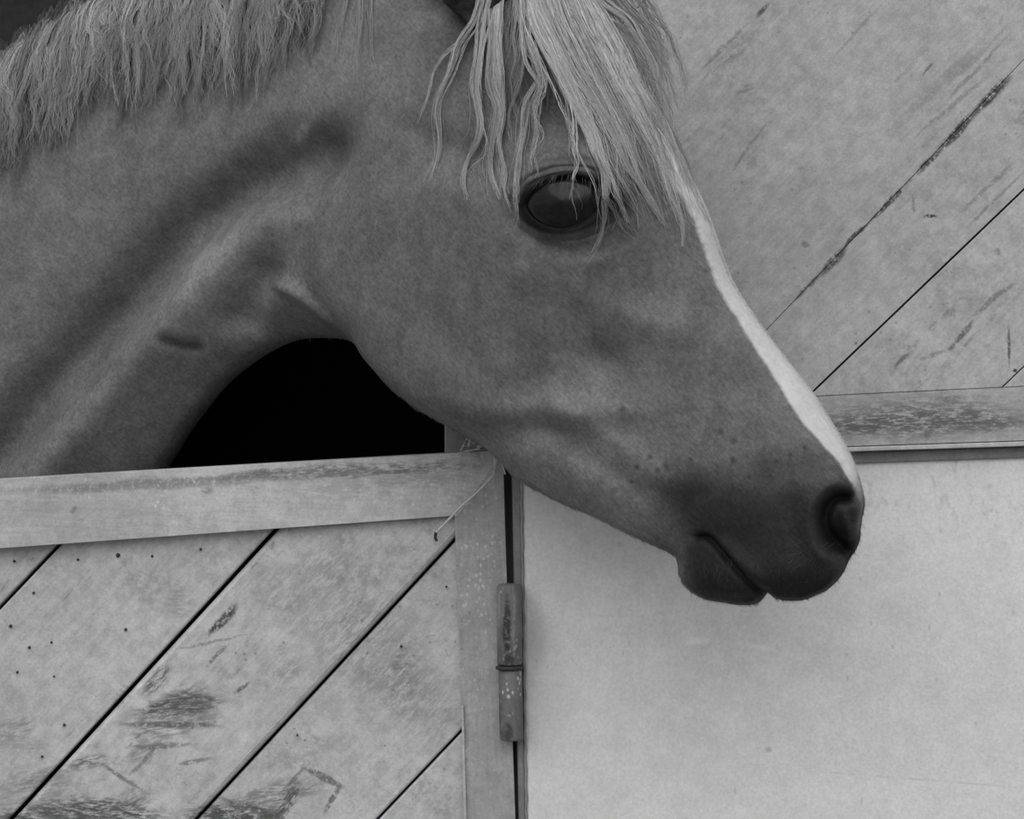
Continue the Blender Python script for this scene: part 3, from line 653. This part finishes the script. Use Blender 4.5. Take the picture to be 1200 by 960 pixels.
# ---- hair
thh = NT('flaxen_hair'); at = thh.n('ShaderNodeAttribute', attribute_name='tone').outputs['Fac']
thh.out(at, .48); thh.b.inputs['Specular IOR Level'].default_value = .35
def lock(guide, n, w, K=18, off=(6, 10, 4), tipk=.25, tonev=.30, rad=.42, wav=1.5, fray=.12):
    """n hairs gathered along a guide of pixels; w = widest half spread"""
    g = resample(guide, K); T = np.gradient(g, axis=0); T /= np.linalg.norm(T, axis=1, keepdims=True)
    Np = np.stack([-T[:, 1], T[:, 0]], 1); t = np.linspace(0, 1, K)
    prof = w*(.45+.75*np.sin(np.pi*np.clip(t*.8+.12, 0, 1)))*(1-t*(1-tipk))
    nc = max(2, int(w*.9)); cc = rng.uniform(-1.1, 1.1, nc); ct = rng.uniform(.62, 1.3, nc); cph = rng.uniform(0, 6.28, nc); ci = rng.integers(0, nc, n)
    s = np.clip(cc[ci]+rng.normal(0, .16, n), -1.3, 1.3); z = rng.random(n)*.5+(.5*np.sin(cc*9)**2)[ci]
    st, rd, tn = [], [], []
    ph0 = rng.random()*6.28; fr = rng.uniform(2, 4)
    offp = np.interp(t, [0, .5, 1], off)
    for i in range(n):
        end = 1-rng.random()**1.6*.42; ti = t*end; ii = ti*(K-1)
        base = np.stack([np.interp(ii, np.arange(K), g[:, 0]), np.interp(ii, np.arange(K), g[:, 1])], 1)
        nn = np.stack([np.interp(ii, np.arange(K), Np[:, 0]), np.interp(ii, np.arange(K), Np[:, 1])], 1)
        ww = np.interp(ii, np.arange(K), prof)*s[i]
        lat = ww + wav*.6*np.sin(cph[ci[i]]+fr*1.3*6.28*ti)*ti + wav*.5*np.sin(ph0+fr*6.28*ti)*ti + wav*.45*np.sin(rng.random()*6.28+rng.uniform(2, 7)*6.28*ti)*np.minimum(1, ti*2)
        if rng.random() < fray: lat = lat+rng.normal(0, w*.9)*ti**2
        q = base+nn*lat[:, None]
        o = np.interp(ti, t, offp)+z[i]*w*.7*(1-ti*.5)*math.sqrt(max(0, 1-(s[i]/1.35)**2))
        st.append((q, o)); rd.append(rad*rng.uniform(.7, 1.25)*(1-.75*t)*np.minimum(1, .2+t*8)); tn.append(np.full(K, tonev*ct[ci[i]]*rng.uniform(.75, 1.25)))
    qa = np.concatenate([a for a, _ in st]); oa = np.concatenate([b for _, b in st])
    X = surf(qa, oa).reshape(n, K, 3); return X, np.array(rd)*PX, np.array(tn)
def hair(name, locks, label=None):
    Vs, Fs, As, b = [], [], [], 0
    for X, R2, T2 in locks:
        V, F = tubes(X, R2, 3); Vs.append(V); Fs.append(F+b); As.append(np.repeat(T2.ravel(), 3)); b += len(V)
    o = fastmesh(name, np.concatenate(Vs), np.concatenate(Fs), thh.m, horse, np.concatenate(As))
    o['kind'] = 'stuff'
    if label: o['label'] = label
    return o
# mane: locks over the near side of the neck
crest = catmull([(-420,300),(-250,222),(-120,142),(-40,84),(20,38),(70,4),(130,-26),(200,-52),(300,-76),(400,-92),(470,-96)], 4)
hemu = np.array([-420,-200,-100,-20,10,45,60,100,118,150,175,215,255,290,325,350,380,420]); hemv = np.array([440,370,300,226,212,196,175,166,140,124,140,128,138,118,128,104,92,60])
L = []
tips = np.concatenate([np.arange(-400, 0, 22.), np.arange(0, 400, 15.5)]); tips += rng.normal(0, 4, len(tips)); tl_ = rng.uniform(-12, 8, len(tips))
for layer in range(4):
    for ti_, tu0 in enumerate(tips):
        for rep in range((3, 3, 3, 3)[layer]):
            if layer == 3 and rng.random() < .45: continue
            u = tu0+rng.normal(0, 13)+6; k = np.argmin(abs(crest[:, 0]-u)); r0 = crest[k]+np.array((0, 5+layer*6+rng.random()*8))
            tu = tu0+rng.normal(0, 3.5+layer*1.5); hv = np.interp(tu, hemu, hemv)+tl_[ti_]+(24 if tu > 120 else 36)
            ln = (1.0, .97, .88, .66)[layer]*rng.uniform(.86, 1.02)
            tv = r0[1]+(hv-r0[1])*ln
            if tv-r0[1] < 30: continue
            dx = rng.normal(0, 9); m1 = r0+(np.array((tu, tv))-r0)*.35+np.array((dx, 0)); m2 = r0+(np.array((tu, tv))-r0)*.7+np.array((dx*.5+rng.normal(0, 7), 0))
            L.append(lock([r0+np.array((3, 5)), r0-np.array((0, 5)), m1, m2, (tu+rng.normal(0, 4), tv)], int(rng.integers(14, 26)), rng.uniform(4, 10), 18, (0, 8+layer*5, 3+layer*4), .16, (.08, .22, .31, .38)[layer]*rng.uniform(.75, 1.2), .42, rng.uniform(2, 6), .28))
for g_ in ([(440,-60),(452,0),(455,45),(453,85),(452,118)], [(458,-60),(463,0),(466,50),(470,100)], [(430,-60),(436,0),(430,60),(424,90)]):
    L.append(lock(g_, 26, 6, 16, (5, 4, 2), .3, .27, .34, 1.5, .35))
for i in range(8): L.append(lock([(386+rng.normal(0,5),-60),(388+rng.normal(0,4),-20),(388+rng.normal(0,4),20),(384+rng.normal(0,5),rng.uniform(40,75))], 24, 6, 14, (5,6,3), .4, .03, .42, 2, .3))  # near-black locks stand in for the shadow gap at the mane's end
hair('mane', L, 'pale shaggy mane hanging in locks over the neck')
# forelock
L = []
FG = [ # guide, hairs, spread, tone, extra lift
 ([(600,-40),(585,45),(556,80),(538,118),(527,158)], 14, 2.2, .27),
 ([(605,-40),(594,34),(576,64),(565,100),(553,135),(550,170),(547,205),(545,225)], 40, 5.0, .32),
 ([(610,-40),(598,40),(592,80),(590,120),(575,135)], 12, 3, .26),
 ([(612,-40),(600,32),(596,70),(594,112),(598,150),(597,174),(586,196),(581,220),(588,248)], 60, 6.5, .33),
 ([(616,-40),(610,20),(613,62),(613,112),(619,142),(612,180),(613,212),(624,246)], 80, 7.5, .34),
 ([(622,-40),(618,20),(622,80),(625,140),(622,190),(630,222),(637,262)], 50, 5, .32),
 ([(630,-40),(634,14),(645,60),(649,88),(637,128),(630,152),(634,180)], 26, 3.5, .27),
 ([(636,-40),(640,20),(642,80),(636,120),(640,160)], 30, 7, .20),
 ([(640,-30),(648,40),(655,90),(668,112),(652,135),(648,180),(645,222),(646,262),(641,282)], 42, 6, .30),
 ([(650,60),(664,110),(658,140),(660,178),(658,218)], 24, 5, .25),
 ([(640,-40),(655,30),(668,65),(690,108),(710,150),(728,190),(741,222),(741,252),(729,288),(722,305)], 60, 6, .33),
 ([(640,-40),(660,30),(680,75),(702,125),(722,165),(738,205),(750,240),(762,270)], 60, 8, .34),
 ([(655,-40),(680,30),(710,90),(738,145),(762,190),(775,232),(792,262)], 80, 9, .33),
 ([(665,-40),(700,30),(735,95),(765,150),(790,205),(808,258),(814,298)], 80, 9, .34),
 ([(675,-40),(715,30),(748,90),(776,140),(800,190),(822,240),(832,262)], 70, 8, .33),
 ([(660,-40),(690,12),(728,34),(741,58),(743,80),(750,110)], 30, 5, .30),
 ([(670,-40),(710,5),(740,30),(762,70),(778,110),(795,150)], 50, 7, .30),
 ([(690,95),(702,150),(708,200),(707,232),(709,272)], 7, 2.2, .30),
 ([(685,90),(698,150),(704,200),(712,240),(716,262)], 5, 2.5, .26),
 ([(728,190),(741,225),(748,262),(765,290)], 12, 4, .30),
 ([(660,10),(690,70),(716,120),(745,165),(765,215),(800,275)], 50, 9, .30)]
for g_, n, wd, tn in FG: L.append(lock(g_, int(n*1.3), wd*1.1, 28, (10, 9, 3), .15, tn*rng.uniform(1.0, 1.35), .40, 2.6, .16))
for i in range(34):          # fill of the mass falling down the forehead
    f = rng.random(); a = resample([(640,-40),(662,35),(690,95),(720,155),(742,205),(755,250)], 6); b = resample([(690,-40),(728,25),(765,90),(795,160),(812,215),(828,265)], 6)
    g_ = a*(1-f)+b*f+rng.normal(0, 4, a.shape)*np.linspace(0, 1.6, 6)[:, None]; cut = rng.uniform(.6, 1.12); g_ = g_[0]+(g_-g_[0])*cut
    L.append(lock(g_, 26, rng.uniform(3, 7), 22, (6, 5, 3), .25, rng.uniform(.10, .42), .40, 4.5, .35))
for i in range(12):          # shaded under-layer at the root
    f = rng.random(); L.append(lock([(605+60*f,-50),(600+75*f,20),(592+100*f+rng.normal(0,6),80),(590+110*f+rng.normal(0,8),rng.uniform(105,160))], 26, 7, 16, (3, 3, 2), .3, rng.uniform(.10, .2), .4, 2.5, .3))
for i in range(20):          # loose outer hair over the brow line
    a = np.array([(700,-40),(735,-5),(765,40),(786,90),(800,135)], float)+rng.normal(0, 5, 2); a += rng.normal(0, 3, a.shape); a[:, 0] += rng.uniform(-14, 8); L.append(lock(a[:rng.integers(4, 6)], 16, rng.uniform(4, 8), 20, (4, 4, 2), .3, rng.uniform(.16, .34), .36, 4, .4))
for i in range(11):
    g0, n0, w0, t0 = FG[rng.integers(0, 21)]; g2 = np.array(g0, float)+rng.normal(0, 7, 2)+rng.normal(0, 3, (len(g0), 2)); L.append(lock(g2, 7, 2.2, 26, (13, 11, 4), .3, t0*rng.uniform(.9, 1.5), .34, 4, .5))
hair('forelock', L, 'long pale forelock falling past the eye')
# short coat hairs that break the outline, whiskers on the muzzle and chin, lashes
st, rd, tn = [], [], []
def hairs(Q0, dirs, lens, offs, tone_, r=.22, K=5, bend=.25, lift=0):
    ok = sdist(np.array(Q0, float)) > 1.5
    for q, dv, ln, o, k_ in zip(Q0, dirs, lens, offs, ok):
        if not k_: continue
        t = np.linspace(0, 1, K)[:, None]; dv = np.array(dv)/np.linalg.norm(dv); nb_ = np.array((-dv[1], dv[0]))*rng.normal(0, bend)
        st.append((np.array(q)+dv*t*ln+nb_*t*t*ln, o+t[:, 0]*lift*ln)); rd.append(r*(1-.7*t[:, 0])); tn.append(np.full(K, tone_*rng.uniform(.7, 1.3)))
def mk(name, K=5, label=None):
    global st, rd, tn
    n = len(st); X = surf(np.concatenate([a for a, _ in st]), np.concatenate([np.atleast_1d(b)*np.ones(K) for _, b in st])).reshape(n, K, 3)
    V, F = tubes(X, np.array(rd)*PX, 3); o = fastmesh(name, V, F, thh.m, horse, np.repeat(np.array(tn).ravel(), 3)); o['kind'] = 'stuff'
    if label: o['label'] = label
    st, rd, tn = [], [], []
q = [(rng.uniform(880, 985), rng.uniform(640, 690)) for _ in range(90)]; hairs(q, [(rng.normal(-.2, .5), 1) for _ in q], rng.uniform(7, 18, 90), [0]*90, .03, .22, lift=.3)
q = [(rng.uniform(805, 880), rng.uniform(650, 700)) for _ in range(110)]; hairs(q, [(rng.normal(-.1, .4), 1) for _ in q], rng.uniform(6, 18, 110), [0]*110, .035, .2, lift=.3)
q = [(rng.uniform(930, 990), rng.uniform(630, 665)) for _ in range(40)]; hairs(q, [(rng.normal(-.8, .3), .6) for _ in q], rng.uniform(6, 16, 40), [0]*40, .05, .2, lift=.3)
mk('whiskers', label='fine pale whiskers on lips and chin')
# downy edge of the coat all along the outline
ok_ = (OUT[:, 0] > 10) & (OUT[:, 1] > 150) & ((OUT[:, 1] < 560) | (OUT[:, 0] > 400)); oi = np.where(ok_)[0]; oi = rng.choice(oi, 2600)
tg = -np.stack([-nrm[:, 1], nrm[:, 0]], 1); ref_ = np.where(OUT[:, :1] < 420, np.array([[-.6, .8]]), np.array([[.55, .83]])); sg_ = np.sign((tg*ref_).sum(1, keepdims=True)); tg = tg*sg_
q0_ = OUT[oi]+nrm[oi]*2.2+tg[oi]*rng.uniform(-3, 3, (2600, 1)); tn0 = coat(q0_+nrm[oi]*6, np.full(2600, 6.))
for q_, n_o, t_o, c_ in zip(q0_, nrm[oi], tg[oi], tn0): hairs([q_], [-n_o*rng.uniform(.35, .8)+t_o], [rng.uniform(4, 8.5)], [0], float(c_)*1.15, .2)
mk('coat_fringe', label='short downy coat hair along the outline')
th = rng.uniform(np.pi*1.08, np.pi*1.92, 46); q = [(EC[0]+43*math.cos(a), EC[1]+29*math.sin(a)) for a in th]
hairs(q, [(math.cos(a)*.5-.1, .9) for a in th], rng.uniform(9, 20, 46), [5]*46, .03, .34, lift=.35); mk('eyelashes', label='short dark lashes of the upper lid')

# ------------------------------------------------------------------ twine and straw on the door corner
M_twine = flat('pale_sisal_twine', .42, .8, 400); M_straw = flat('pale_straw', .36, .7, 300)
tw = empty('baling_twine', P(578, 540, -.05)); tag(tw, 'thin pale twine hanging from the corner of the half door', 'twine')
yt = YD-.0215
def tw_tube(name, pts, r=.0011, m=M_twine, par=None, y=yt):
    c = resample([(a, b) for a, b in pts], 30); return tube(name, [P(a, b, y-.0015*math.sin(i*.5)) for i, (a, b) in enumerate(c)], r, m, par, 6)
tw_tube('hanging_cord', [(578,556),(570,566),(556,580),(540,594),(526,609),(511,624)], .0013, par=tw)
tw_tube('loop', [(577,520),(579,532),(580,545),(578,556)], .0014, par=tw)
tw_tube('loop', [(583,530),(588,543),(592,556)], .0009, par=tw)
tw_tube('frayed_end', [(511,624),(510,630),(512,634)], .0016, M_nail, tw)
sb = tag(empty('straw_wisp', P(550, 530, -.045)), 'small tuft of straw caught on the top corner of the half door', 'straw')
for (a, b, c_, r) in (((537,532),(546,529),(562,526),.0012), ((540,528),(544,520),(548,513),.0008), ((549,523),(551,515),(556,511),.0014), ((555,520),(557,513),(562,516),.0012), ((560,524),(570,520),(579,519),.0016), ((548,530),(556,533),(566,535),.0008), ((541,524),(550,519),(560,513),.0008), ((565,518),(572,516),(576,522),.0010)):
    tw_tube('stalk', [a, b, c_], r, M_straw, sb, YD-.018)
